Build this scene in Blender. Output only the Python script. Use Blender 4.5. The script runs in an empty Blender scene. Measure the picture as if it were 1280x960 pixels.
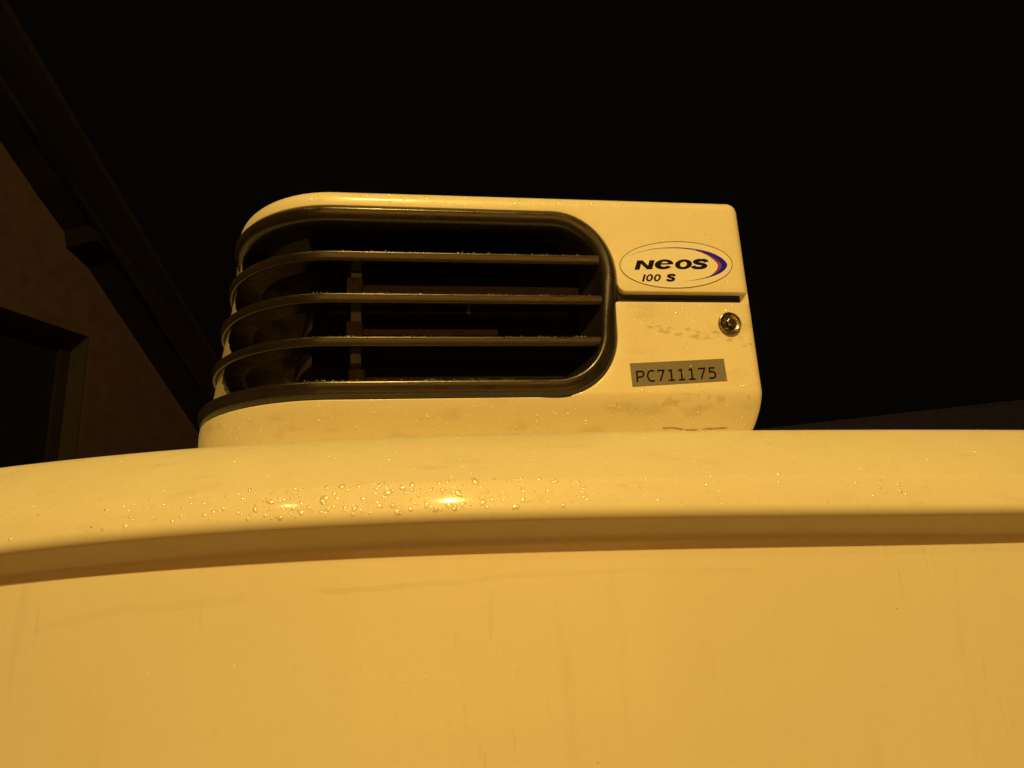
import bpy, bmesh, math, random
from mathutils import Vector, Matrix
import numpy as np

random.seed(7)
PI = math.pi
S = bpy.context.scene
C = S.collection
H = 1.75                                   # eye height: z below is measured from the eye, H is added when a mesh is made

# ------------------------------------------------------------------ camera
cam_d = bpy.data.cameras.new('camera')
cam_d.sensor_width = 36.0
cam_d.lens = 924 / 1280 * 36
cam_d.clip_start = 0.02
cam_d.clip_end = 500
cam = bpy.data.objects.new('camera', cam_d)
C.objects.link(cam)
R = [[0.98792307, -0.00837223, 0.1547188], [-0.14668813, 0.27108038, 0.95131384], [-0.04990585, -0.9625203, 0.26657845]]
cam.matrix_world = Matrix(((R[0][0], -R[0][1], -R[0][2], 0), (R[1][0], -R[1][1], -R[1][2], 0),
                           (R[2][0], -R[2][1], -R[2][2], H), (0, 0, 0, 1)))
S.camera = cam

# ------------------------------------------------------------------ night sky
W = bpy.data.worlds.new('World')
S.world = W
W.use_nodes = True
bg = W.node_tree.nodes['Background']
bg.inputs[0].default_value = (1.0, 0.52, 0.45, 1)
bg.inputs[1].default_value = 0.0018

# ------------------------------------------------------------------ the sodium street lamp behind the viewer
def lamp(name, kind, loc, power, color, size):
    d = bpy.data.lights.new(name, kind)
    d.energy = power
    d.color = color
    if kind == 'POINT':
        d.shadow_soft_size = size
    else:
        d.shape = 'RECTANGLE'
        d.size, d.size_y = size
    o = bpy.data.objects.new(name, d)
    o.location = loc
    C.objects.link(o)
    return o


lamp('street_lamp_light', 'POINT', (-0.25, -5.4, H + 6.0), 2760, (1.0, 0.635, 0.138), 0.12)
lamp('second_street_lamp_light', 'POINT', (-5.0, -5.4, H + 7.4), 400, (1.0, 0.66, 0.15), 0.12)
# unseen soft fill lamp, added behind the viewer to lift the shaded faces
fill = lamp('added_fill_light', 'AREA', (0.3, -7.0, H - 0.1), 150, (1.0, 0.41, 0.055), (6.5, 3.0))
fill.rotation_euler = (math.radians(90), 0, 0)

S.view_settings.view_transform = 'Standard'
S.view_settings.look = 'None'
S.view_settings.exposure = 0.0
S.view_settings.gamma = 1.0
S.view_settings.use_curve_mapping = False
S.render.engine = 'CYCLES'
S.cycles.max_bounces = 8
S.cycles.transparent_max_bounces = 16


# ------------------------------------------------------------------ node helpers
class NT:
    def __init__(self, name):
        self.m = bpy.data.materials.new(name)
        self.m.use_nodes = True
        self.t = self.m.node_tree
        self.b = self.t.nodes['Principled BSDF']
        self.co = self.t.nodes.new('ShaderNodeTexCoord').outputs['Object']

    def node(self, kind, **kw):
        n = self.t.nodes.new(kind)
        for k, v in kw.items():
            setattr(n, k, v)
        return n

    def put(self, sock, v):
        if isinstance(v, bpy.types.NodeSocket):
            self.t.links.new(v, sock)
        else:
            sock.default_value = v

    def math(self, op, a, b=0.0, clamp=False):
        n = self.node('ShaderNodeMath', operation=op, use_clamp=clamp)
        self.put(n.inputs[0], a)
        self.put(n.inputs[1], b)
        return n.outputs[0]

    def noise(self, scale, detail=3.0, stretch=None, rough=0.55, off=(0, 0, 0)):
        v = self.co
        mp = self.node('ShaderNodeMapping')
        self.put(mp.inputs['Vector'], v)
        mp.inputs['Location'].default_value = off
        if stretch:
            mp.inputs['Scale'].default_value = stretch
        n = self.node('ShaderNodeTexNoise')
        self.put(n.inputs['Vector'], mp.outputs[0])
        n.inputs['Scale'].default_value = scale
        n.inputs['Detail'].default_value = detail
        n.inputs['Roughness'].default_value = rough
        return n.outputs['Fac']

    def ramp(self, v, lo, hi, a=0.0, b=1.0):
        n = self.node('ShaderNodeMapRange', interpolation_type='SMOOTHSTEP')
        self.put(n.inputs[0], v)
        n.inputs[1].default_value = lo
        n.inputs[2].default_value = hi
        n.inputs[3].default_value = a
        n.inputs[4].default_value = b
        return n.outputs[0]

    def mix(self, f, a, b):
        n = self.node('ShaderNodeMix', data_type='RGBA')
        self.put(n.inputs[0], f)
        self.put(n.inputs[6], a)
        self.put(n.inputs[7], b)
        return n.outputs[2]

    def xyz(self):
        n = self.node('ShaderNodeSeparateXYZ')
        self.put(n.inputs[0], self.co)
        return n.outputs

    def specks(self, scale, size, keep):
        v = self.node('ShaderNodeTexVoronoi')
        self.put(v.inputs['Vector'], self.co)
        v.inputs['Scale'].default_value = scale
        d = self.ramp(v.outputs['Distance'], size * 0.6, size, 1, 0)
        s = self.node('ShaderNodeSeparateColor')
        self.put(s.inputs[0], v.outputs['Color'])
        k = self.math('GREATER_THAN', s.outputs[0], keep)
        return self.math('MULTIPLY', d, k)

    def bump(self, h, strength, dist=0.001):
        n = self.node('ShaderNodeBump')
        n.inputs['Strength'].default_value = strength
        n.inputs['Distance'].default_value = dist
        self.put(n.inputs['Height'], h)
        self.put(self.b.inputs['Normal'], n.outputs[0])

    def set(self, **kw):
        names = dict(color='Base Color', rough='Roughness', metal='Metallic', spec='Specular IOR Level', coat='Coat Weight',
                     coat_rough='Coat Roughness', trans='Transmission Weight', ior='IOR')
        for k, v in kw.items():
            self.put(self.b.inputs[names[k]], v)
        return self.m


def rgb(r, g, b):
    return (r, g, b, 1.0)


DIRT = rgb(0.16, 0.11, 0.06)


def band_mask(n, x, z, pts, half, wob):
    """soft mask along a broken line of (x, z) points; wob moves it, so the edge wanders"""
    zz = n.math('ADD', z, wob)
    out = None
    for (x0, z0), (x1, z1) in zip(pts[:-1], pts[1:]):
        sl = (z1 - z0) / (x1 - x0)
        line = n.math('ADD', n.math('MULTIPLY', n.math('SUBTRACT', x, x0), sl), z0)
        d = n.math('ABSOLUTE', n.math('SUBTRACT', zz, line))
        m = n.ramp(d, half * 0.75, half, 1, 0)
        inx = n.math('MULTIPLY', n.math('GREATER_THAN', x, x0), n.math('LESS_THAN', x, x1 + 1e-5))
        m = n.math('MULTIPLY', m, inx)
        out = m if out is None else n.math('MAXIMUM', out, m)
    return out


# origin of each thing; mesh coordinates are relative to it
VAN = Vector((0.2, 2.3, 0.0))
UNIT = Vector((0.2, 1.45, H + 0.255))


def van_paint(name, panel):
    n = NT(name)
    X = n.xyz()
    base = rgb(0.80, 0.75, 0.63)
    big = n.ramp(n.noise(2.2, 4), 0.35, 0.7, 0, 0.10)
    col = n.mix(big, base, rgb(0.62, 0.53, 0.36))
    fine = n.ramp(n.noise(90, 3), 0.52, 0.75, 0, 0.04)
    col = n.mix(fine, col, DIRT)
    if panel:
        st = n.noise(26, 4, (1.0, 1.0, 0.12), off=(3, 1, 0))
        col = n.mix(n.ramp(st, 0.56, 0.78, 0, 0.07), col, DIRT)
        short = n.math('MULTIPLY', n.ramp(n.noise(110, 2, (1.0, 1.0, 0.13)), 0.62, 0.74), n.ramp(n.noise(5, 2), 0.42, 0.62))
        col = n.mix(n.math('MULTIPLY', short, 0.11), col, DIRT)
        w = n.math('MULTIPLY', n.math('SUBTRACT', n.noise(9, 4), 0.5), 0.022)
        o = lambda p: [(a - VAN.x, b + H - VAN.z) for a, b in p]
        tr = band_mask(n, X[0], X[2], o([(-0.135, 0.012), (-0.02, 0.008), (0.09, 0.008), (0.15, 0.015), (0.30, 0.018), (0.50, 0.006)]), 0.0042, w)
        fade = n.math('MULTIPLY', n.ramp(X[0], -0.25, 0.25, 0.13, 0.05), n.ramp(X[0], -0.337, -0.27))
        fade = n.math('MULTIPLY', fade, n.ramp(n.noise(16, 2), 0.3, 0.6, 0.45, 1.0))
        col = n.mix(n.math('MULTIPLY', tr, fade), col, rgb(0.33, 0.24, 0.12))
        tl = band_mask(n, X[0], X[2], o([(-0.50, -0.022), (-0.37, -0.001), (-0.25, 0.002), (-0.20, 0.002)]), 0.0065, w)
        col = n.mix(n.math('MULTIPLY', tl, 0.06), col, rgb(0.33, 0.24, 0.12))
    else:
        st = n.noise(30, 4, (0.35, 1.0, 1.6), off=(1, 5, 0))
        col = n.mix(n.ramp(st, 0.55, 0.8, 0, 0.12), col, DIRT)
        sp = n.math('MULTIPLY', n.ramp(n.noise(130, 2, (0.45, 1, 1)), 0.62, 0.72), 0.09)
        col = n.mix(sp, col, DIRT)
    col = n.mix(n.specks(38, 0.05, 0.975), col, rgb(0.03, 0.018, 0.01))
    n.bump(n.noise(60, 2), 0.12, 0.0015)
    return n.set(color=col, rough=n.ramp(n.noise(14, 4), 0.3, 0.75, 0.42, 0.56), spec=0.40, coat=0.22, coat_rough=0.09)


def shell_paint(name, lower):
    n = NT(name)
    X = n.xyz()
    col = n.mix(n.ramp(n.noise(6, 4), 0.4, 0.7, 0, 0.10), rgb(0.80, 0.75, 0.62), rgb(0.60, 0.50, 0.31))
    col = n.mix(n.ramp(n.noise(110, 3), 0.55, 0.78, 0, 0.09), col, DIRT)
    if lower:
        w = n.math('MULTIPLY', n.math('SUBTRACT', n.noise(24, 3), 0.5), 0.03)
        o = lambda p: [(a - UNIT.x, b + H - UNIT.z) for a, b in p]
        brk = n.ramp(n.noise(60, 3, (1, 1, 1.5)), 0.46, 0.64)
        m1 = band_mask(n, X[0], X[2], o([(0.46, 0.453), (0.53, 0.447), (0.60, 0.441), (0.67, 0.426)]), 0.010, w)
        col = n.mix(n.math('MULTIPLY', n.math('MULTIPLY', m1, brk), 0.36), col, DIRT)
        m2 = band_mask(n, X[0], X[2], o([(0.38, 0.310), (0.50, 0.318), (0.655, 0.325)]), 0.013, w)
        brk2 = n.ramp(n.noise(75, 3, off=(4, 2, 2)), 0.53, 0.66)
        col = n.mix(n.math('MULTIPLY', n.math('MULTIPLY', m2, brk2), 0.20), col, DIRT)
        m3 = band_mask(n, X[0], X[2], o([(0.49, 0.275), (0.55, 0.2715), (0.62, 0.273)]), 0.0016, n.math('ADD', n.math('MULTIPLY', w, 0.22), 0.0008))
        col = n.mix(n.math('MULTIPLY', n.math('MULTIPLY', m3, n.ramp(n.noise(70, 3), 0.38, 0.52)), 0.6), col, rgb(0.05, 0.03, 0.02))
        sm = n.math('MULTIPLY', n.ramp(n.noise(18, 4, (0.6, 1, 1.4), off=(2, 7, 1)), 0.52, 0.7), 0.16)
        col = n.mix(sm, col, DIRT)
    col = n.mix(n.specks(55, 0.07, 0.965), col, rgb(0.05, 0.03, 0.015))
    n.bump(n.noise(45, 2), 0.10, 0.0015)
    return n.set(color=col, rough=n.ramp(n.noise(20, 4), 0.3, 0.75, 0.30, 0.48), spec=0.45, coat=0.3, coat_rough=0.12)


def black_plastic(name, dusty=1.0, base=0.022):
    n = NT(name)
    d = n.math('MULTIPLY', n.ramp(n.noise(260, 4, rough=0.75), 0.45, 0.75), 0.45 * dusty)
    d2 = n.math('MULTIPLY', n.ramp(n.noise(12, 4, (0.5, 1, 1)), 0.4, 0.7), 0.18 * dusty)
    col = n.mix(d, rgb(base, base * 0.82, base * 0.72), rgb(0.072, 0.043, 0.026))
    col = n.mix(d2, col, rgb(0.085, 0.052, 0.030))
    n.bump(n.noise(240, 3), 0.35, 0.0006)
    return n.set(color=col, rough=n.ramp(n.noise(35, 3), 0.3, 0.7, 0.24, 0.40), spec=0.5, coat=0.25, coat_rough=0.15)


def plain(name, c, rough=0.5, metal=0.0, var=0.25, scale=60, spec=0.4):
    n = NT(name)
    dk = rgb(*[k * (1 - var) for k in c])
    col = n.mix(n.ramp(n.noise(scale, 4), 0.35, 0.7), rgb(*c), dk)
    return n.set(color=col, rough=rough, metal=metal, spec=spec)


def steel(name):
    n = NT(name)
    col = n.mix(n.ramp(n.noise(180, 4), 0.4, 0.65), rgb(0.26, 0.23, 0.22), rgb(0.06, 0.042, 0.036))
    n.bump(n.noise(220, 3), 0.35, 0.0006)
    return n.set(color=col, rough=n.ramp(n.noise(90, 3), 0.35, 0.7, 0.24, 0.42), metal=0.9)


def water(name):
    """clear beads: light passes, rims tinted dark for light bent away, glints boosted by gloss colour"""
    m = bpy.data.materials.new(name)
    m.use_nodes = True
    t = m.node_tree
    t.nodes.clear()
    out = t.nodes.new('ShaderNodeOutputMaterial')
    lw = t.nodes.new('ShaderNodeLayerWeight')
    lw.inputs[0].default_value = 0.42
    cr = t.nodes.new('ShaderNodeValToRGB')
    cr.color_ramp.elements[0].color = (1, 1, 1, 1)
    cr.color_ramp.elements[0].position = 0.12
    cr.color_ramp.elements[1].color = (0.46, 0.37, 0.23, 1)  # rim shade painted into the tint, no refraction
    cr.color_ramp.elements[1].position = 0.75
    tr = t.nodes.new('ShaderNodeBsdfTransparent')
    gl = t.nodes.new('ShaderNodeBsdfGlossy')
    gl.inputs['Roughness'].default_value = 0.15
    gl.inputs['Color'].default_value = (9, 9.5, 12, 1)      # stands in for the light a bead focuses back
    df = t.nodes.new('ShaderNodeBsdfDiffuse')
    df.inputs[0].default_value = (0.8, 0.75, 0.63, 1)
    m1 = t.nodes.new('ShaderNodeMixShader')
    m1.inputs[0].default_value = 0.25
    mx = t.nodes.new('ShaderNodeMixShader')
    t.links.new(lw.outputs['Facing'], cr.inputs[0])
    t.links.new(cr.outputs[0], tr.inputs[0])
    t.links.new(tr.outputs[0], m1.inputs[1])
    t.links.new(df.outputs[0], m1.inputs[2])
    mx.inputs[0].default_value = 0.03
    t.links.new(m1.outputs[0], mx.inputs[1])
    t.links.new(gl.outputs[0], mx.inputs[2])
    t.links.new(mx.outputs[0], out.inputs[0])
    return m


M = dict(
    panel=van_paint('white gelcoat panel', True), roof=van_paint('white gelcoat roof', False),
    upper=shell_paint('white housing paint', False), lower=shell_paint('white housing paint with grime', True),
    grille=black_plastic('black grille plastic', 0.55, 0.012), inner=black_plastic('dark inner plastic', 0.3, 0.008),
    rail=plain('dusty dark rail', (0.075, 0.056, 0.042), 0.75, 0, 0.4, 150, 0.3),
    core=plain('dark radiator core', (0.034, 0.026, 0.021), 0.8, 0, 0.3, 80, 0.1),
    liner=plain('pale liner', (0.42, 0.36, 0.27), 0.6, 0, 0.2, 30),
    steel=steel('weathered stainless steel'),
    badge=plain('white badge film', (0.84, 0.82, 0.76), 0.28, 0, 0.05, 40),
    ink=plain('black ink', (0.008, 0.005, 0.004), 0.5, 0, 0.2, 90, 0.1),
    blue_ink=plain('dark blue ink', (0.006, 0.005, 0.12), 0.5, 0, 0.2, 90, 0.1),
    navy=plain('blue ink', (0.012, 0.006, 0.75), 0.4, 0, 0.1, 90),
    red=plain('red ink', (0.30, 0.055, 0.20), 0.4, 0, 0.1, 90),
    outline=plain('brown ink', (0.10, 0.06, 0.03), 0.5, 0, 0.2, 90),
    label=plain('grey label film', (0.20, 0.185, 0.17), 0.45, 0.0, 0.15, 300),
    seam=plain('seam sealant', (0.03, 0.02, 0.015), 0.7),
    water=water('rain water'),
    ground=plain('wet yard paving', (0.055, 0.022, 0.008), 0.7, 0, 0.4, 5),
    render=plain('beige wall render', (0.054, 0.034, 0.040), 0.9, 0, 0.2, 9, 0.05),
    tile=plain('dark roof tiles', (0.010, 0.008, 0.009), 0.9, 0, 0.3, 20, 0.08),
    board=plain('dark timber boards', (0.008, 0.006, 0.006), 0.85, 0, 0.3, 14, 0.08),
    frame=plain('dark window frame', (0.014, 0.010, 0.009), 0.7, 0, 0.2, 30, 0.1),
    reveal=plain('grey window reveal', (0.030, 0.026, 0.022), 0.9, 0, 0.2, 60, 0.05),
    glass=plain('dark window pane', (0.006, 0.006, 0.008), 0.12, 0, 0.1, 10, 0.3),
    slate=plain('blue grey slate', (0.075, 0.062, 0.17), 0.8, 0, 0.3, 8, 0.2),
    farwall=plain('grey wall', (0.075, 0.062, 0.17), 0.9, 0, 0.2, 6, 0.2),
)


# ------------------------------------------------------------------ object helpers
def thing(name, label, cat, loc, group=None):
    o = bpy.data.objects.new(name, None)
    o.empty_display_size = 0.1
    o.location = loc
    o['label'] = label
    o['category'] = cat
    if group:
        o['group'] = group
    C.objects.link(o)
    return o


def link(name, bm, mat, parent=None, origin=None, smooth=True, angle=40):
    org = Vector(origin) if origin is not None else Vector((0, 0, 0))
    bmesh.ops.translate(bm, verts=bm.verts, vec=-org)
    me = bpy.data.meshes.new(name)
    bm.to_mesh(me)
    bm.free()
    me.materials.append(mat)
    if smooth:
        me.polygons.foreach_set('use_smooth', [True] * len(me.polygons))
        me.set_sharp_from_angle(angle=math.radians(angle))
    o = bpy.data.objects.new(name, me)
    C.objects.link(o)
    if parent is not None:
        o.parent = parent
    else:
        o.location = org
    return o


def grid(bm, rows, closed=False):
    """quads between consecutive rows of points; returns the vertices"""
    vs = [[bm.verts.new(p) for p in r] for r in rows]
    for a, b in zip(vs[:-1], vs[1:]):
        n = len(a)
        for i in range(n if closed else n - 1):
            j = (i + 1) % n
            bm.faces.new((a[i], a[j], b[j], b[i]))
    return vs


def box(bm, x0, x1, y0, y1, z0, z1, bev=0.0):
    r = bmesh.ops.create_cube(bm, size=1)
    for v in r['verts']:
        v.co = Vector(((x0 + x1) / 2 + v.co.x * (x1 - x0), (y0 + y1) / 2 + v.co.y * (y1 - y0), (z0 + z1) / 2 + v.co.z * (z1 - z0)))
    if bev > 0:
        es = list({e for v in r['verts'] for e in v.link_edges})
        bmesh.ops.bevel(bm, geom=es, offset=bev, segments=2, affect='EDGES', profile=0.6)


# ------------------------------------------------------------------ the ground
bm = bmesh.new()
bmesh.ops.create_grid(bm, x_segments=8, y_segments=8, size=60)
g = link('ground', bm, M['ground'])
g['kind'] = 'structure'


# ------------------------------------------------------------------ the van
def Yb(x):
    x = max(-1.3, min(2.2, x))
    return 0.97 + (0.32 if x < 0.17 else 0.075) * (x - 0.17) ** 2


def pol(c, x):
    x = max(-0.7, min(1.25, x))
    return ((c[0] * x + c[1]) * x + c[2]) * x + c[3]


Z_SIL = (0.00088967, 0.00315513, -0.00239071, 0.23112136)
Z_CR = (0.00674725, -0.01600782, -0.00115615, 0.14367246)
Z_LIP = (0.01912168, -0.02965742, -0.00730712, 0.0923721)
Z_UN = (0.01428279, -0.03347266, -0.00302278, 0.06306066)


def bez(p0, p1, p2, n):
    return [tuple((1 - t) ** 2 * a + 2 * t * (1 - t) * b + t * t * c for a, b, c in zip(p0, p1, p2)) for t in [i / n for i in range(n + 1)]]


def van_profile(x):
    """(offset behind the front, z) from the bottom of the panel to the rear of the roof"""
    s, c, l, u = pol(Z_SIL, x), pol(Z_CR, x), pol(Z_LIP, x), pol(Z_UN, x)
    pan = [(0.052, -H + 0.0), (0.052, -0.8), (0.052, -0.4), (0.051, -0.15), (0.050, -0.05), (0.050, u - 0.012)]
    roof = [(0.050, u - 0.012)] + bez((0.050, u - 0.006), (0.050, u), (0.044, u + 0.003), 4)
    rc = 0.018
    cx, cz = rc + 0.0005, l + 0.0095
    roof += [(cx + rc * math.cos(math.radians(a)), cz + rc * math.sin(math.radians(a))) for a in range(243, 158, -8)]
    p = roof[-1]
    q = (0.0135, c - 0.004)
    roof += bez(p, ((p[0] + q[0]) / 2 - 0.0017, (p[1] + q[1]) / 2), q, 5)[1:]
    roof += bez(q, (0.0152, c - 0.0005), (0.0180, c + 0.0022), 4)[1:]
    roof += bez(roof[-1], (0.070, c + 0.058), (0.120, s - 0.004), 10)[1:]
    roof += bez(roof[-1], (0.160, s + 0.006), (0.23, s + 0.016), 8)[1:]
    roof += [(0.30, s + 0.020), (0.6, s + 0.030), (1.2, s + 0.045), (2.6, s + 0.05)]
    return pan, roof


XS = [-1.3 + i * 0.02 for i in range(int(3.5 / 0.02) + 1)]
van = thing('delivery_van', 'white van with a rounded overhanging roof edge, wet from rain', 'van', VAN)
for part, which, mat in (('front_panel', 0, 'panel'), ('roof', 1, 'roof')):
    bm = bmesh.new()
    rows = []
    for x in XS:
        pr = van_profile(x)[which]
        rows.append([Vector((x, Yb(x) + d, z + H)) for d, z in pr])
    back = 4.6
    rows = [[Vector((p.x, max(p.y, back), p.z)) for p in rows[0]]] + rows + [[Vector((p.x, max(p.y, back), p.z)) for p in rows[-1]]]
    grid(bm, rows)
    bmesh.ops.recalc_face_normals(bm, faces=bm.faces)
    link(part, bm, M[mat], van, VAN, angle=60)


def van_point(x, t):
    """point and outward normal on the van's skin; t runs along the roof profile (0..1 of the visible part)"""
    pr = van_profile(x)[1]
    pr = pr[:-5]
    L = [0]
    for a, b in zip(pr[:-1], pr[1:]):
        L.append(L[-1] + math.dist(a, b))
    d = t * L[-1]
    for i in range(len(L) - 1):
        if d <= L[i + 1] or i == len(L) - 2:
            k = (d - L[i]) / max(1e-9, L[i + 1] - L[i])
            a, b = pr[i], pr[i + 1]
            off, z = a[0] + (b[0] - a[0]) * k, a[1] + (b[1] - a[1]) * k
            tang = Vector((0, b[0] - a[0], b[1] - a[1])).normalized()
            break
    sl = (Yb(x + 0.01) - Yb(x - 0.01)) / 0.02
    nrm = Vector((1, sl, 0)).normalized().cross(tang).normalized()
    if nrm.y > 0.2 or (nrm.z < 0 and nrm.y > 0):
        nrm = -nrm
    return Vector((x, Yb(x) + off, z + H)), nrm


# ------------------------------------------------------------------ the refrigeration unit
XA, XB, XR, RC, YF = -0.11, 0.662, 0.684, 0.022, 1.25
ZT, ZB = 0.731, 0.250
R_TOP, R_BOT = 0.024, 0.085
ARC = 0.36                                  # length in s given to the left-hand quarter turn
SL, SR = XA - ARC - 0.10, XB + 0.034 + 0.33


def delta(z):
    if z > ZT - R_TOP:
        return R_TOP - math.sqrt(max(0, R_TOP ** 2 - (z - ZT + R_TOP) ** 2))
    u = 0.337 - z
    if u > 0:
        return 0.95 * u * u / (u + 0.028)       # undercut below the grille
    return 0.0


def delta_side(z):
    if z > 0.35:
        return delta(z)
    k = min(0.985, max(0, 0.318 - z) / 0.075)
    return 0.038 * (1 - math.sqrt(1 - k * k))


def RL(z):
    return 0.205 + (0.72 - min(0.72, z)) * 0.19


def P(s, z, d=0.0):
    """point on the unit's skin: s runs round it in plan, z up, d inwards"""
    i = d + delta(z)
    k = d + delta_side(z)
    if s <= XA:
        r = RL(z)
        th = (XA - s) / ARC * PI / 2
        if th <= PI / 2:
            return Vector((XA - (r - k) * math.sin(th), YF + i + (r * 1.15 - i) * (1 - math.cos(th)), z + H))
        return Vector((XA - (r - k), YF + r * 1.15 + (XA - ARC - s), z + H))
    rc = max(RC - k, 0.004)
    xe = XR - k - rc
    if s <= XB:
        return Vector((XA + (s - XA) * (xe - XA) / (XB - XA), YF + i, z + H))
    ph = (s - XB) / 0.034 * PI / 2
    if ph <= PI / 2:
        return Vector((xe + rc * math.sin(ph), YF + i + rc * (1 - math.cos(ph)), z + H))
    return Vector((XR - k, YF + i + rc + (s - XB - 0.034), z + H))


def PN(s, z):
    a = P(s + 0.002, z) - P(s - 0.002, z)
    b = P(s, z + 0.002) - P(s, z - 0.002)
    return a.cross(b).normalized()


def arc(cx, cz, rx, rz, a0, a1, n):
    return [(cx + rx * math.cos(math.radians(a0 + (a1 - a0) * i / n)), cz + rz * math.sin(math.radians(a0 + (a1 - a0) * i / n))) for i in range(n + 1)]


# opening of the grille, from its upper left round the right-hand end to the lower left
OZT, OZB, OXR = 0.6945, 0.3265, 0.415
TOP_ARC = arc(0.295, 0.560, 0.121, 0.1345, 90, 0, 18)
LOW_ARC = arc(0.285, 0.450, 0.1215, 0.1235, 0, -90, 18)
GR_T, GR_B = 0.5305, 0.5085


def skin_panel(bm, outline, lip=0.0025, depth=0.016):
    """fill an outline given in (s, z), cut it fine, wrap it on the skin and turn its edges inwards"""
    b2 = bmesh.new()
    vs = [b2.verts.new((s, z, 0)) for s, z in outline]
    b2.faces.new(vs)
    cuts_s = [XA - ARC * i / 30 for i in range(31)] + [XB + 0.034 * i / 6 for i in range(7)] + [XA + 0.03 * i for i in range(1, 26)]
    cuts_s += [SL + 0.03, XB + 0.1, XB + 0.2]
    cuts_z = [ZT - R_TOP * k for k in (0.01, 0.06, 0.14, 0.25, 0.38, 0.52, 0.7, 0.88, 1.0)] + [0.337 - 0.0045 * i for i in range(20)] + [0.345 + 0.02 * i for i in range(18)]
    for s in cuts_s:
        bmesh.ops.bisect_plane(b2, geom=b2.verts[:] + b2.edges[:] + b2.faces[:], plane_co=(s, 0, 0), plane_no=(1, 0, 0), dist=1e-6)
    for z in cuts_z:
        bmesh.ops.bisect_plane(b2, geom=b2.verts[:] + b2.edges[:] + b2.faces[:], plane_co=(0, z, 0), plane_no=(0, 1, 0), dist=1e-6)
    bmesh.ops.remove_doubles(b2, verts=b2.verts, dist=1e-6)
    b2.normal_update()
    flip = sum(f.normal.z for f in b2.faces) < 0
    new = {v: bm.verts.new(P(v.co.x, v.co.y)) for v in b2.verts}
    for f in b2.faces:
        w = [new[v] for v in f.verts]
        bm.faces.new(list(reversed(w)) if flip else w)
    # boundary rings
    nrm = {}
    for e in b2.edges:
        if len(e.link_faces) == 1:
            mid = (e.verts[0].co + e.verts[1].co) / 2
            c = e.link_faces[0].calc_center_median()
            t = (e.verts[1].co - e.verts[0].co).normalized()
            n = Vector((t.y, -t.x, 0))
            if n.dot(mid - c) < 0:
                n = -n
            for v in e.verts:
                nrm.setdefault(v, []).append(n)
    steps = [(lip * 0.5, lip * 0.13), (lip * 0.87, lip * 0.5), (lip, lip), (lip, depth)]
    ring = {}
    for v, ns in nrm.items():
        n = sum(ns, Vector((0, 0, 0)))
        n = n.normalized()
        ring[v] = [new[v]] + [bm.verts.new(P(v.co.x + n.x * o, v.co.y + n.y * o, d)) for o, d in steps]
    for e in b2.edges:
        if len(e.link_faces) == 1:
            a, b = ring[e.verts[0]], ring[e.verts[1]]
            for i in range(len(steps)):
                try:
                    bm.faces.new((a[i], b[i], b[i + 1], a[i + 1]))
                except ValueError:
                    pass
    b2.free()


unit = thing('refrigeration_unit', 'white and black roof refrigeration unit with a slatted grille, standing on the van roof', 'refrigeration unit', UNIT)

# upper cover, wrapping the top edge and the side strip beyond the seam
e = 0.0025
up = [(SL, OZT + e)] + [(s + e * 0.7, z + e * 0.7) for s, z in TOP_ARC] + [(0.4165, 0.547)]
up += arc(0.4325, 0.547, 0.0145, 0.0145, 180, 270, 6)
up += [(0.6795, GR_T + 0.002), (0.6815, GR_B - 0.002), (SR, GR_B - 0.002), (SR, ZT - 0.0003), (SL, ZT - 0.0003)]
bm = bmesh.new()
skin_panel(bm, up)
ring = [P(XA - ARC - 0.10 + (ARC + 0.10) * i / 24, ZT) for i in range(25)] + [P(XB + 0.034 * i / 5, ZT) for i in range(6)] + [P(SR, ZT)]
f = bm.faces.new([bm.verts.new(p) for p in ring])
bmesh.ops.recalc_face_normals(bm, faces=bm.faces)
link('upper_cover', bm, M['upper'], unit, UNIT, angle=50)

# lower cover
lo = [(SL, OZB - e)] + [(s + e * 0.7, z - e * 0.7) for s, z in reversed(LOW_ARC)] + [(0.4095, 0.500)]
lo += arc(0.4135, GR_B - 0.0045, 0.004, 0.004, 180, 90, 3)
lo += [(0.6785, GR_B - 0.0005), (0.6805, GR_B - 0.004), (0.6822, 0.46), (0.6840, GR_B - 0.05), (0.6848, GR_B - 0.0045), (SR, GR_B - 0.0045), (SR, ZB), (SL, ZB)]
bm = bmesh.new()
skin_panel(bm, lo, lip=0.0018)
bmesh.ops.recalc_face_normals(bm, faces=bm.faces)
link('lower_cover', bm, M['lower'], unit, UNIT, angle=50)

# rear panel closes the box
bm = bmesh.new()
yb = YF + 0.322
box(bm, XA - 0.235, XR - 0.03, yb, yb + 0.01, ZB + H, ZT - 0.01 + H)
link('rear_panel', bm, M['inner'], unit, UNIT)

# dark strip at the bottom of the groove between the two covers
bm = bmesh.new()
rows = [[P(0.395 + 0.2855 * i / 12, z, d) for i in range(13)] for z, d in ((GR_T + 0.012, 0.015), (GR_T, 0.0148), (GR_B, 0.0148), (GR_B - 0.012, 0.015))]
grid(bm, rows)
bmesh.ops.recalc_face_normals(bm, faces=bm.faces)
link('groove_strip', bm, M['inner'], unit, UNIT)

# grille frame: a rounded black moulding round the opening
path = [(SL + (-0.11 - SL) * i / 34, OZT) for i in range(35)] + [(-0.11 + (0.295 + 0.11) * i / 10, OZT) for i in range(1, 10)] + TOP_ARC
path += [(0.4165 + (0.4065 - 0.4165) * i / 4, 0.56 + (0.45 - 0.56) * i / 4) for i in range(1, 4)] + LOW_ARC
path += [(0.285 + (-0.11 - 0.285) * i / 10, OZB) for i in range(1, 10)] + [(-0.11 + (SL + 0.11) * i / 34, OZB) for i in range(35)]


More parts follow.
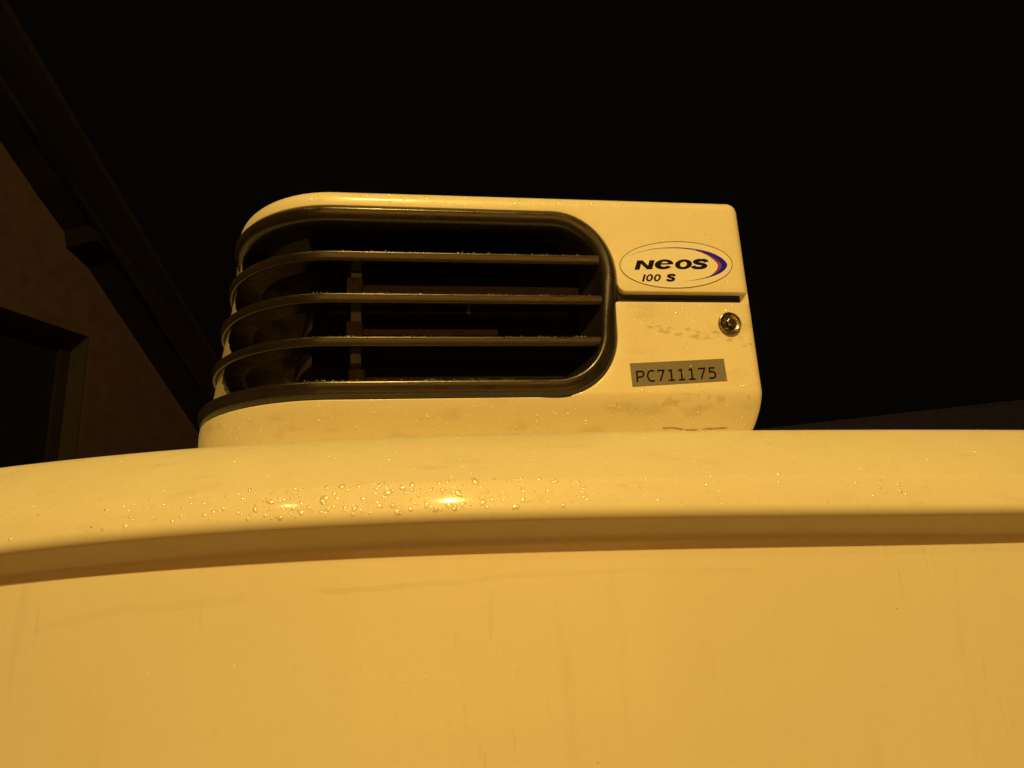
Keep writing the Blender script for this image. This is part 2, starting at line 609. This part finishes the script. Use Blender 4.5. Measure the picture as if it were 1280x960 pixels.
def path_normals(p):
    out = []
    for i in range(len(p)):
        a, b = p[max(0, i - 1)], p[min(len(p) - 1, i + 1)]
        t = Vector((b[0] - a[0], b[1] - a[1])).normalized()
        out.append(Vector((t.y, -t.x)))       # inwards for this direction of travel
    return out


pn = path_normals(path)
prof_top = [(-0.006, 0.012), (0, 0.008), (0.0025, 0.002), (0.0045, -0.0035), (0.007, -0.0056), (0.010, -0.0056), (0.017, -0.0038), (0.023, -0.0005), (0.0275, 0.004), (0.0305, 0.010),
            (0.0325, 0.022), (0.0332, 0.060)]
prof_low = [(-0.006, 0.012), (-0.0005, 0.007), (0.003, 0.001), (0.009, -0.0035), (0.011, -0.0036), (0.018, -0.0066), (0.024, -0.0086), (0.028, -0.0088), (0.0305, -0.0066), (0.0322, -0.001),
            (0.0328, 0.015), (0.0332, 0.060)]
bm = bmesh.new()
rows = []
for k in range(len(prof_top)):
    row = []
    for p, n in zip(path, pn):
        w = min(1, max(0, (p[1] - OZB) / (OZT - OZB)))
        w = w * w * (3 - 2 * w)
        o, d = (prof_top[k][q_] * w + prof_low[k][q_] * (1 - w) for q_ in (0, 1))
        row.append(P(p[0] + n.x * o, p[1] + n.y * o, d))
    rows.append(row)
grid(bm, rows)
bmesh.ops.recalc_face_normals(bm, faces=bm.faces)
link('grille_frame', bm, M['grille'], unit, UNIT, angle=60)

# three slats
sp = [(0.062, -0.0015), (0.030, -0.0005), (0.006, 0.0), (0.0022, -0.0003), (0.0006, -0.0012), (0.0, -0.0028), (0.0008, -0.0065), (0.0026, -0.0130), (0.0042, -0.0166), (0.0062, -0.0178),
      (0.0095, -0.0176), (0.014, -0.0145), (0.060, -0.0130), (0.063, -0.010)]
ss = [SL + 0.02 + (XA - SL - 0.02) * i / 34 for i in range(35)] + [XA + (0.385 - XA) * i / 14 for i in range(1, 15)]
for z0 in (0.6045, 0.5225, 0.4405):
    bm = bmesh.new()
    grid(bm, [[P(s, z0 + dz, d) for d, dz in sp] for s in ss], closed=True)
    bmesh.ops.recalc_face_normals(bm, faces=bm.faces)
    link('slat', bm, M['grille'], unit, UNIT, angle=60)

# what shows between the slats: rails with end clips, liner, radiator
for x0, x1, z0, z1 in ((-0.060, 0.358, 0.545, 0.5655), (-0.060, 0.193, 0.465, 0.4775), (-0.055, 0.33, 0.372, 0.3845)):
    bm = bmesh.new()
    box(bm, x0, x1, 1.316, 1.330, z0 + H, z1 + H, 0.002)
    rl = link('rail', bm, M['rail'], unit, UNIT)
    bm = bmesh.new()
    box(bm, x0 - 0.031, x0 - 0.0005, 1.314, 1.334, z0 - 0.006 + H, z1 + 0.0155 + H, 0.005)
    link('clip', bm, M['rail'], rl, UNIT)
bm = bmesh.new()
box(bm, -0.084, -0.064, 1.338, 1.350, 0.33 + H, 0.60 + H, 0.002)
link('brace', bm, M['core'], unit, UNIT)

bm = bmesh.new()
zs = [0.335 + 0.004 * k for k in range(86)]
edge = [0.575 + 0.16 * ((zz - 0.335) / 0.34) - 0.035 * math.sin((zz - 0.345) * 76) + 0.006 * math.sin(zz * 300 + 1) for zz in zs]
grid(bm, [[P(XA - ARC * (e0 + (1.2 - e0) * i / 14), z, 0.013) for i in range(15)] for z, e0 in zip(zs, edge)])
bmesh.ops.recalc_face_normals(bm, faces=bm.faces)
link('side_liner', bm, M['liner'], unit, UNIT)

bm = bmesh.new()
n_f = 120
pts = []
for i in range(n_f * 2 + 1):
    pts.append((-0.16 + 0.60 * i / (n_f * 2), 1.385 if i % 2 else 1.395))
grid(bm, [[Vector((x, y, z + H)) for x, y in pts] for z in (0.30, 0.72)])
link('radiator', bm, M['core'], unit, UNIT, smooth=False)
bm = bmesh.new()
box(bm, 0.388, 0.40, 1.315, 1.55, 0.30 + H, 0.72 + H)
box(bm, -0.17, 0.388, 1.32, 1.55, 0.690 + H, 0.700 + H)
box(bm, -0.19, 0.388, 1.33, 1.55, 0.300 + H, 0.312 + H)
grid(bm, [[P(XA - ARC * 1.25 * i / 24, z, 0.150 + 0.01 * (i / 24)) for i in range(25)] for z in (0.29, 0.42, 0.56, 0.70)])
link('radiator_shroud', bm, M['core'], unit, UNIT, smooth=False)


# bolt: cupped washer and hex head
def lathe(bm, prof, c, n=40, hexa=False):
    rows = []
    for r, y in prof:
        row = []
        for i in range(n):
            a = 2 * PI * i / n
            rr = r
            if hexa:
                k = (a + 0.2) % (PI / 3) - PI / 6
                rr = r * math.cos(PI / 6) / math.cos(k)
            row.append(Vector((c[0] + rr * math.cos(a), c[1] - y, c[2] + rr * math.sin(a))))
        rows.append(row)
    vs = grid(bm, rows, closed=True)
    bm.faces.new(vs[-1])
    bmesh.ops.recalc_face_normals(bm, faces=bm.faces)


BC = (0.6285, YF, 0.4655 + H)
bolt_prof = [(0.0098, 0.001), (0.0098, 0.0085), (0.0094, 0.0105), (0.0080, 0.0112), (0.0046, 0.0112), (0.0042, 0.0104)]
bm = bmesh.new()
lathe(bm, bolt_prof, BC, 48, True)
bolt = link('bolt', bm, M['steel'], unit, UNIT, angle=30)
bm = bmesh.new()
lathe(bm, [(0.0222, -0.0005), (0.0226, 0.003), (0.0218, 0.0058), (0.0204, 0.0064), (0.0190, 0.0056), (0.0165, 0.0036), (0.0120, 0.0030), (0.002, 0.0030)], BC, 56)
link('washer', bm, M['steel'], bolt, UNIT, angle=50)


# ------------------------------------------------------------------ flat lettering laid on the skin
def ribbon(pts, w, kx=1.0, closed=False):
    q = [Vector((x / kx, y)) for x, y in pts]
    n = len(q)
    L, Rr = [], []
    for i in range(n):
        a = q[(i - 1) % n] if closed or i > 0 else None
        b = q[(i + 1) % n] if closed or i < n - 1 else None
        t1 = (q[i] - a).normalized() if a is not None else None
        t2 = (b - q[i]).normalized() if b is not None else None
        t1 = t1 or t2
        t2 = t2 or t1
        n1, n2 = Vector((-t1.y, t1.x)), Vector((-t2.y, t2.x))
        m = (n1 + n2).normalized()
        k = min(2.0, 1 / max(0.3, m.dot(n1)))
        ww = w[i] if isinstance(w, (list, tuple)) else w
        L.append(((q[i] + m * ww / 2 * k).x * kx, (q[i] + m * ww / 2 * k).y))
        Rr.append(((q[i] - m * ww / 2 * k).x * kx, (q[i] - m * ww / 2 * k).y))
    return L, Rr


def smooth_path(p, n=6):
    out = []
    for i in range(len(p) - 1):
        p0, p1, p2, p3 = p[max(0, i - 1)], p[i], p[i + 1], p[min(len(p) - 1, i + 2)]
        for k in range(n):
            t = k / n
            out.append(tuple(0.5 * (2 * b + (c - a) * t + (2 * a - 5 * b + 4 * c - d) * t * t + (3 * b - a - 3 * c + d) * t ** 3)
                             for a, b, c, d in zip(p0, p1, p2, p3)))
    out.append(p[-1])
    return out


class Decal:
    """drawing units -> (s, z) by an affine map -> the skin"""
    def __init__(self, A, off):
        self.A, self.off = A, off
        self.bm = bmesh.new()

    def pt(self, x, y, off=None):
        A = self.A
        return P(A[0][0] * x + A[0][1] * y + A[0][2], A[1][0] * x + A[1][1] * y + A[1][2], -(off if off is not None else self.off))

    def poly(self, pts):
        self.bm.faces.new([self.bm.verts.new(self.pt(*p)) for p in pts])
        return self

    def slab(self, pts, low=0.0001):
        """a thin film with its own edge"""
        top = [self.bm.verts.new(self.pt(*p)) for p in pts]
        bot = [self.bm.verts.new(self.pt(p[0], p[1], low)) for p in pts]
        self.bm.faces.new(top)
        for i in range(len(pts)):
            j = (i + 1) % len(pts)
            self.bm.faces.new((top[i], bot[i], bot[j], top[j]))
        return self

    def stroke(self, pts, w, kx=1.0, closed=False):
        L, Rr = ribbon(pts, w, kx, closed)
        return self.strip(L, Rr, closed)

    def strip(self, L, Rr, closed=False):
        a = [self.bm.verts.new(self.pt(*p)) for p in L]
        b = [self.bm.verts.new(self.pt(*p)) for p in Rr]
        n = len(a)
        for i in range(n if closed else n - 1):
            j = (i + 1) % n
            self.bm.faces.new((a[i], a[j], b[j], b[i]))
        return self

    def done(self, name, mat, parent):
        for f in self.bm.faces:
            f.normal_update()
            if f.normal.y > 0.3:
                f.normal_flip()
        return link(name, self.bm, M[mat], parent, UNIT, smooth=False)


def ell(cx, cy, rx, ry, shear=0.0, n=48, a0=0.0, a1=360.0):
    out = []
    for i in range(n if a1 - a0 >= 360 else n + 1):
        a = math.radians(a0 + (a1 - a0) * i / n)
        x, y = rx * math.cos(a), ry * math.sin(a)
        out.append((cx + x - shear * y, cy + y))
    return out


BA = ((2.16292331e-04, -2.74747913e-05, 4.06897991e-01), (4.08027570e-06, -2.23600219e-04, 6.53401614e-01))
badge = Decal(BA, 0.0006).slab(ell(643, 309, 530, 222, 0, 96)).done('badge', 'badge', unit)
d = Decal(BA, 0.0008)
d.strip(ell(643, 309, 530, 221.5, 0, 96), ell(643, 309, 523.5, 215.5, 0, 96), True)
d.done('badge_outline', 'outline', badge)
outer = smooth_path([(188, 229), (290, 190), (400, 163), (500, 151), (610, 146.5), (710, 149), (800, 159), (880, 172), (950, 190), (1010, 213), (1060, 241), (1098, 272), (1120, 303),
                     (1118, 328), (1103, 352), (1075, 377), (1040, 397), (980, 420), (900, 441), (790, 459), (675, 471)], 4)
inner = smooth_path([(188, 230), (290, 192.5), (400, 167), (500, 156), (610, 154), (710, 158), (790, 169), (850, 182), (912, 203), (968, 230), (1012, 258), (1045, 284), (1064, 308),
                     (1064, 326), (1054, 348), (1035, 370), (1008, 392), (962, 414), (890, 436.5), (785, 457), (675, 471.6)], 4)
d = Decal(BA, 0.0008)
d.strip(outer, inner)
d.done('swoosh', 'navy', badge)
rin = smooth_path([(788, 169.4), (840, 182.5), (892, 202), (940, 226), (980, 255), (1012, 284), (1030, 309), (1031, 326), (1024, 350), (1008, 373), (985, 395), (958, 415.5)], 4)
ro = smooth_path([(790, 169.6), (850, 182.6), (912, 203.6), (968, 230.6), (1012, 258.6), (1045, 284.6), (1063.4, 308), (1063.4, 326), (1053.4, 348), (1034.4, 370), (1007.4, 392), (961.4, 414.4)], 4)
d = Decal(BA, 0.0008)
d.strip(ro, rin)
d.done('swoosh_edge', 'red', badge)
d = Decal(BA, 0.0008)
# N
d.poly([(250, 358), (272, 270), (322, 269), (375, 318), (386, 268), (436, 267), (414, 353), (366, 354), (309, 302), (297, 357)])
# e: a bar and an open ring
d.strip([(478, 311), (515, 310), (560, 308.5), (609, 306)], [(478, 296.5), (515, 296), (560, 295.5), (607, 294)])
ea = [i * 5 - 345 for i in range(61)]
eo, ei = [], []
for a in range(-8, -333, -5):
    r_ = math.radians(a)
    x, y = math.cos(r_), math.sin(r_)
    eo.append((523 + 87 * x - 9 * y, 307 + 46.5 * y))
    ei.append((526 + 36 * x - 5 * y, 305 + 24 * y))
d.strip(eo, ei)
# o
d.strip(ell(706, 307, 80, 47, 0.18, 48), ell(706, 307, 32, 25, 0.2, 48), True)


def s_glyph(d, x0, y0, w, h, lean, wt, kx):
    cl = smooth_path([(0.93, 0.70), (0.80, 0.85), (0.55, 0.89), (0.28, 0.84), (0.17, 0.71), (0.30, 0.59), (0.55, 0.51), (0.79, 0.42), (0.85, 0.28), (0.70, 0.15), (0.42, 0.11), (0.17, 0.16), (0.06, 0.31)], 5)
    d.stroke([(x0 + u * w + lean * v * h, y0 - v * h) for u, v in cl], wt, kx)


s_glyph(d, 783, 352, 140, 96, 0.16, 27, 1.75)
s_glyph(d, 549, 467, 74, 70, 0.10, 20, 1.45)
d.done('lettering', 'ink', badge)
d = Decal(BA, 0.0008)
d.strip([(321, 467), (337, 401)], [(341, 467), (357, 401)])
for cx in (391, 463):
    d.strip(ell(cx, 432, 32, 34, 0.2, 40), ell(cx, 432, 13.5, 20, 0.22, 40), True)
d.done('lettering', 'blue_ink', badge)

# grey number label
TA = ((1.94318686e-04, -2.38559168e-05, 4.02093947e-01), (-1.16913187e-06, -1.92426359e-04, 4.25431129e-01))
lab = Decal(TA, 0.0006).slab([(137, 196), (1077, 146), (1113, 372), (170, 428)]).done('number_label', 'label', unit)
G = {
    'P': [[(0.08, 0), (0.08, 1)], smooth_path([(0.08, 0.96), (0.45, 0.96), (0.80, 0.92), (0.95, 0.72), (0.80, 0.50), (0.45, 0.44), (0.08, 0.44)], 4)],
    'C': [smooth_path([(0.98, 0.93), (0.65, 0.98), (0.30, 0.88), (0.10, 0.50), (0.30, 0.12), (0.65, 0.02), (0.98, 0.07)], 5)],
    '7': [[(0.02, 0.96), (0.90, 0.96), (0.34, 0)]],
    '1': [[(0.12, 0.86), (0.50, 0.98)], [(0.50, 1.0), (0.50, 0.0)], [(0.08, 0.02), (0.92, 0.02)]],
    '5': [[(0.88, 0.96), (0.20, 0.96), (0.18, 0.56)], smooth_path([(0.14, 0.57), (0.45, 0.62), (0.78, 0.55), (0.92, 0.32), (0.78, 0.10), (0.40, 0.02), (0.08, 0.08)], 5)],
}
d = Decal(TA, 0.0009)
k = 0
for i, ch in enumerate('PC711175'):
    ox, oy = 212 + 102.0 * i, 383 - 5.0 * i
    for st in G[ch]:
        d.off = 0.0009 + 0.00003 * (k % 3)
        k += 1
        d.stroke([(ox + u * 76 - v * 12, oy - u * 3.9 - v * 109) for u, v in st], 16.5)
d.done('lettering', 'ink', lab)


# ------------------------------------------------------------------ rain drops
def drop(bm, p, n, a, b, h, tw):
    """a low rounded bead lying on the surface"""
    u = n.cross(Vector((0.3, 0.2, 1))).normalized()
    v = n.cross(u).normalized()
    u, v = u * math.cos(tw) + v * math.sin(tw), v * math.cos(tw) - u * math.sin(tw)
    rows = []
    nn = 12
    ph, ph3 = random.uniform(0, 6), random.uniform(0, 6)
    wob = random.uniform(0.05, 0.28)
    for r, z in ((1.0, 0.0), (0.93, 0.35), (0.74, 0.68), (0.42, 0.93)):
        rows.append([p + (u * math.cos(t) * a + v * math.sin(t) * b) * (r * (1 + wob * math.sin(2 * t + ph) + 0.6 * wob * math.sin(3 * t + ph3))) + n * (h * z - 0.0002) for t in [2 * PI * i / nn for i in range(nn)]])
    vs = grid(bm, rows, closed=True)
    top = bm.verts.new(p + n * h)
    for i in range(nn):
        bm.faces.new((vs[-1][i], vs[-1][(i + 1) % nn], top))


def finish_drops(bm, name, label):
    bmesh.ops.recalc_face_normals(bm, faces=bm.faces)
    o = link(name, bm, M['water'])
    o['kind'] = 'stuff'
    o['label'] = label
    o['category'] = 'water'
    return o


def cam_px(p):
    q = Vector((p.x, p.y, p.z - H))
    c = [R[0][i] * q.x + R[1][i] * q.y + R[2][i] * q.z for i in range(3)]
    return 640 + 924 * c[0] / c[2], 480 + 924 * c[1] / c[2]


bm = bmesh.new()
# the band under the crease carries the most and largest beads; t about 0.31..0.58 of the profile
for i in range(640):
    x = random.gauss(-0.01, 0.15) if random.random() < 0.60 else random.uniform(-0.6, 0.75)
    lo_z, hi_z = pol(Z_LIP, x) + 0.010 + H, pol(Z_CR, x) + 0.001 + H
    for _ in range(60):
        t = random.uniform(0.2, 0.6)
        p, n = van_point(x, t)
        if lo_z < p.z < hi_z:
            break
    r = random.choice((0.0005, 0.0006, 0.0008, 0.0008, 0.0011, 0.0011, 0.0014, 0.0018, 0.0024, 0.0031)) * random.uniform(0.7, 1.2) * (1.2 if abs(x) < 0.25 else 0.75)
    drop(bm, p, n, r * random.uniform(0.8, 1.5), r * random.uniform(0.8, 1.3), r * random.uniform(0.5, 0.8), random.uniform(0, PI))
    if random.random() < 0.18:
        p2, n2 = van_point(x + random.uniform(-1, 1) * r * 1.8, t + random.uniform(-0.008, 0.008))
        drop(bm, p2, n2, r * 0.8, r * 0.7, r * 0.5, random.uniform(0, PI))
for i in range(1050):
    x = random.uniform(-0.75, 1.05) if random.random() < 0.75 else random.gauss(0.1, 0.3)
    for _ in range(60):
        p, n = van_point(x, random.uniform(0.2, 1.0))
        if p.z > pol(Z_CR, x) + 0.001 + H:
            break
    r = random.uniform(0.0004, 0.0010) * (1.35 if random.random() < 0.1 else 1)
    drop(bm, p, n, r * random.uniform(0.8, 1.9), r, r * 0.55, random.uniform(-0.3, 0.3))
# water drawn out along the lower edge of the band and a few short runs
for x0, x1, f0, f1 in ((-0.072, -0.018, 0.45, 0.22), (-0.012, 0.012, 0.24, 0.34), (-0.030, -0.024, 0.8, 0.5), (0.030, 0.031, 0.95, 0.55), (0.058, 0.0585, 0.72, 0.40), (0.135, 0.150, 0.5, 0.42),
                       (0.240, 0.256, 0.34, 0.28), (0.33, 0.3305, 0.8, 0.4), (0.43, 0.4303, 0.8, 0.45), (-0.13, -0.118, 0.4, 0.3)):
    for i in range(14):
        k = i / 13
        x = x0 + (x1 - x0) * k
        f_ = f0 + (f1 - f0) * (k ** 0.6)
        best = min((abs(van_point(x, 0.2 + 0.01 * j)[0].z - H - (pol(Z_LIP, x) + 0.010 + f_ * (pol(Z_CR, x) - pol(Z_LIP, x) - 0.010))), 0.2 + 0.01 * j) for j in range(40))[1]
        if random.random() < 0.4:
            continue
        p, n = van_point(x + random.uniform(-0.001, 0.001), best + random.uniform(-0.004, 0.004))
        r = random.uniform(0.0004, 0.0013)
        drop(bm, p, n, r * 1.3, r, r * 0.6, random.uniform(-0.3, 0.3))
# single runs hanging on the panel below
tr = [(-0.125, 0.0135), (-0.117, 0.0135), (-0.113, 0.0132), (-0.106, 0.0134), (-0.098, 0.0142), (-0.094, 0.0145), (-0.088, 0.0147), (-0.082, 0.015), (-0.045, 0.0125), (-0.042, 0.0135),
      (-0.089, 0.003), (-0.098, -0.006)]
for x, z in tr + [(random.gauss(0, 0.22), random.uniform(-0.11, -0.004)) for _ in range(46)]:
    p = Vector((x, Yb(x) + 0.0503, z + H))
    sl = (Yb(x + 0.01) - Yb(x - 0.01)) / 0.02
    r = random.uniform(0.0005, 0.0011)
    drop(bm, p, Vector((sl, -1, 0)).normalized(), r * 0.9, r * 1.3, r * 0.7, 0)
finish_drops(bm, 'rain_drops', 'scattered rain drops lying on the white van roof edge')

bm = bmesh.new()
for i in range(420):
    k = random.random()
    if k < 0.34:
        s, z = random.uniform(-0.30, 0.66), random.triangular(0.262, 0.322, 0.296)
    elif k < 0.60:
        s, z = random.uniform(0.425, 0.665), random.choice((random.uniform(0.33, 0.505), random.uniform(0.45, 0.505)))
    elif k < 0.74:
        s, z = random.uniform(0.44, 0.66), random.uniform(0.545, 0.72)
    else:
        s, z = random.uniform(-0.16, 0.45), random.uniform(0.700, 0.722)
    n = PN(s, z)
    r = random.uniform(0.0007, 0.0019) * (1.5 if random.random() < 0.1 else 1)
    drop(bm, P(s, z), n, r * random.uniform(0.8, 1.3), r * random.uniform(0.9, 1.4), r * 0.6, random.uniform(-0.4, 0.4))
for z0 in (0.6045, 0.5225, 0.4405, 0.3605):
    for i in range(70):
        s = random.uniform(-0.15, 0.365)
        r = random.uniform(0.0006, 0.0013)
        if z0 < 0.4 and s > 0.25:
            continue
        drop(bm, P(s, z0 + 0.0002, random.uniform(0.0008, 0.006)), Vector((0, -0.6, 0.8)), r * 1.2, r, r * 0.7, 0)
for i in range(22):
    a = random.uniform(0, 2 * PI)
    q = random.uniform(0.011, 0.0185)
    r = random.uniform(0.0007, 0.0014)
    drop(bm, Vector((BC[0] + q * math.cos(a), YF - 0.0038, BC[2] + q * math.sin(a))), Vector((0, -1, 0)), r, r, r * 0.8, 0)
drop(bm, Vector((0.137, 1.313, 0.5095 + H)), Vector((0, -0.35, -0.94)), 0.0040, 0.0035, 0.0028, 0)
finish_drops(bm, 'rain_drops', 'tiny rain drops clinging to the refrigeration unit and its slats')

# ------------------------------------------------------------------ the gabled house behind on the left
DH = Vector((0.47065841, 0.88231551, 0))
HN = Vector((-0.88231551, 0.47065841, 0))        # away from the viewer
P0 = Vector((-2.28189024, 5.7500541, 0))


def hw(a, z, back=0.0):
    return P0 + DH * a + HN * back + Vector((0, 0, z + H))


HB = P0 + DH * -2.2 + HN * 3
house = thing('gabled_house', 'dim beige gabled house with dark roof verge and window behind the van', 'house', HB)


def extrude_poly(bm, pts, b0, b1):
    f_ = [bm.verts.new(hw(a, z, b0)) for a, z in pts]
    k_ = [bm.verts.new(hw(a, z, b1)) for a, z in pts]
    bm.faces.new(f_)
    bm.faces.new(list(reversed(k_)))
    for i in range(len(pts)):
        j = (i + 1) % len(pts)
        bm.faces.new((f_[i], k_[i], k_[j], f_[j]))


# gable wall in pieces round the window opening (along -1.5..0, z 0.75..2.0)
WX0, WX1, WZ0, WZ1 = -1.55, -0.03, 0.55, 2.0
bm = bmesh.new()
extrude_poly(bm, [(WX1, -H), (1.25, -H), (1.25, 1.42), (WX1, 2.52)], 0, 0.35)
extrude_poly(bm, [(WX0, WZ1), (WX1, WZ1), (WX1, 2.52), (-1.0, 3.36), (WX0, 3.86)], 0, 0.35)
extrude_poly(bm, [(WX0, -H), (WX1, -H), (WX1, WZ0), (WX0, WZ0)], 0, 0.35)
extrude_poly(bm, [(-5.6, -H), (WX0, -H), (WX0, 3.86), (-2.2, 4.45), (-5.6, 1.5)], 0, 0.35)
bmesh.ops.recalc_face_normals(bm, faces=bm.faces)
link('wall', bm, M['render'], house, HB, smooth=False)
bm = bmesh.new()
extrude_poly(bm, [(-5.6, -H), (1.25, -H), (1.25, 1.42), (-2.2, 4.40), (-5.6, 1.5)], 0.36, 7)
link('rear_wall', bm, M['render'], house, HB, smooth=False)
bm = bmesh.new()
for p in ([(WX0, WZ0), (WX0 + 0.08, WZ0), (WX0 + 0.08, WZ1), (WX0, WZ1)], [(WX1 - 0.10, WZ0), (WX1 - 0.02, WZ0), (WX1 - 0.02, WZ1), (WX1 - 0.10, WZ1)],
          [(WX0 + 0.08, WZ1 - 0.08), (WX1 - 0.10, WZ1 - 0.08), (WX1 - 0.10, WZ1), (WX0 + 0.08, WZ1)], [(WX0 + 0.08, WZ0), (WX1 - 0.10, WZ0), (WX1 - 0.10, WZ0 + 0.08), (WX0 + 0.08, WZ0 + 0.08)],
          [(-0.82, WZ0 + 0.08), (-0.74, WZ0 + 0.08), (-0.74, WZ1 - 0.08), (-0.82, WZ1 - 0.08)]):
    extrude_poly(bm, p, 0.17, 0.24)
win = link('window', bm, M['frame'], house, HB, smooth=False)
bm = bmesh.new()
extrude_poly(bm, [(WX0 + 0.05, WZ0 + 0.05), (WX1 - 0.05, WZ0 + 0.05), (WX1 - 0.05, WZ1 - 0.05), (WX0 + 0.05, WZ1 - 0.05)], 0.20, 0.21)
link('pane', bm, M['glass'], win, HB, smooth=False)
bm = bmesh.new()
extrude_poly(bm, [(WX1 - 0.018, WZ0), (WX1 - 0.002, WZ0), (WX1 - 0.002, WZ1 - 0.003), (WX1 - 0.018, WZ1 - 0.003)], 0.003, 0.168)
link('reveal', bm, M['reveal'], win, HB, smooth=False)
# verge: soffit boards under the overhang, stepping down where the rafter end sits
OV = -0.30
q = 0.9364                                     # the verge stands nearer than the wall
foot = -4.047


def ov(a, z):
    return (foot + (a - foot) * q, z * q)


low = [(-0.913, 3.240), (-0.634, 2.951), (-0.348, 2.736), (-0.318, 2.62), (-0.12, 2.545), (0.217, 2.258), (0.671, 1.873), (1.245, 1.39), (1.45, 1.20)]
high = [ov(1.45, 2.02), ov(1.103, 2.287), ov(0.154, 2.826), ov(-0.482, 3.268), ov(-0.913, 3.56)]
apex_l = (-2.3, 4.35)
apex_h = (-2.3, 4.85)
bm = bmesh.new()
extrude_poly(bm, low + high + [apex_h, (-5.9, 1.8), (-5.9, 1.45), apex_l], OV, -0.002)
bmesh.ops.recalc_face_normals(bm, faces=bm.faces)
link('verge_board', bm, M['board'], house, HB, smooth=False)
bm = bmesh.new()
extrude_poly(bm, [high[0], apex_h, (-5.9, 1.8), (-5.9, 1.86), (apex_h[0], apex_h[1] + 0.07), (high[0][0], high[0][1] + 0.06)], OV - 0.03, 7.2)
bmesh.ops.recalc_face_normals(bm, faces=bm.faces)
link('roof', bm, M['tile'], house, HB, smooth=False)

# ------------------------------------------------------------------ low building far behind on the right
SB = Vector((12, 17, 0))
shed = thing('low_building', 'barely visible low building with a sloping roof in the dark behind the van, at right', 'building', SB)
bm = bmesh.new()
wl = [(7.2, -H), (15.5, -H), (15.5, 3.64), (7.2, 2.91)]
fr = [bm.verts.new((x, 14.5, z + H)) for x, z in wl]
bk = [bm.verts.new((x, 19.5, z + H)) for x, z in wl]
bm.faces.new(fr)
bm.faces.new(list(reversed(bk)))
for i in range(4):
    bm.faces.new((fr[i], bk[i], bk[(i + 1) % 4], fr[(i + 1) % 4]))
bmesh.ops.recalc_face_normals(bm, faces=bm.faces)
link('wall', bm, M['farwall'], shed, SB, smooth=False)
bm = bmesh.new()
rf = [(6.6, 2.86), (15.9, 3.68), (15.9, 3.737), (6.6, 2.927)]
fr = [bm.verts.new((x, 14.495, z + H)) for x, z in rf]
bk = [bm.verts.new((x, 20.0, z + H)) for x, z in rf]
bm.faces.new(fr)
bm.faces.new(list(reversed(bk)))
for i in range(4):
    bm.faces.new((fr[i], bk[i], bk[(i + 1) % 4], fr[(i + 1) % 4]))
bmesh.ops.recalc_face_normals(bm, faces=bm.faces)
link('roof', bm, M['slate'], shed, SB, smooth=False)
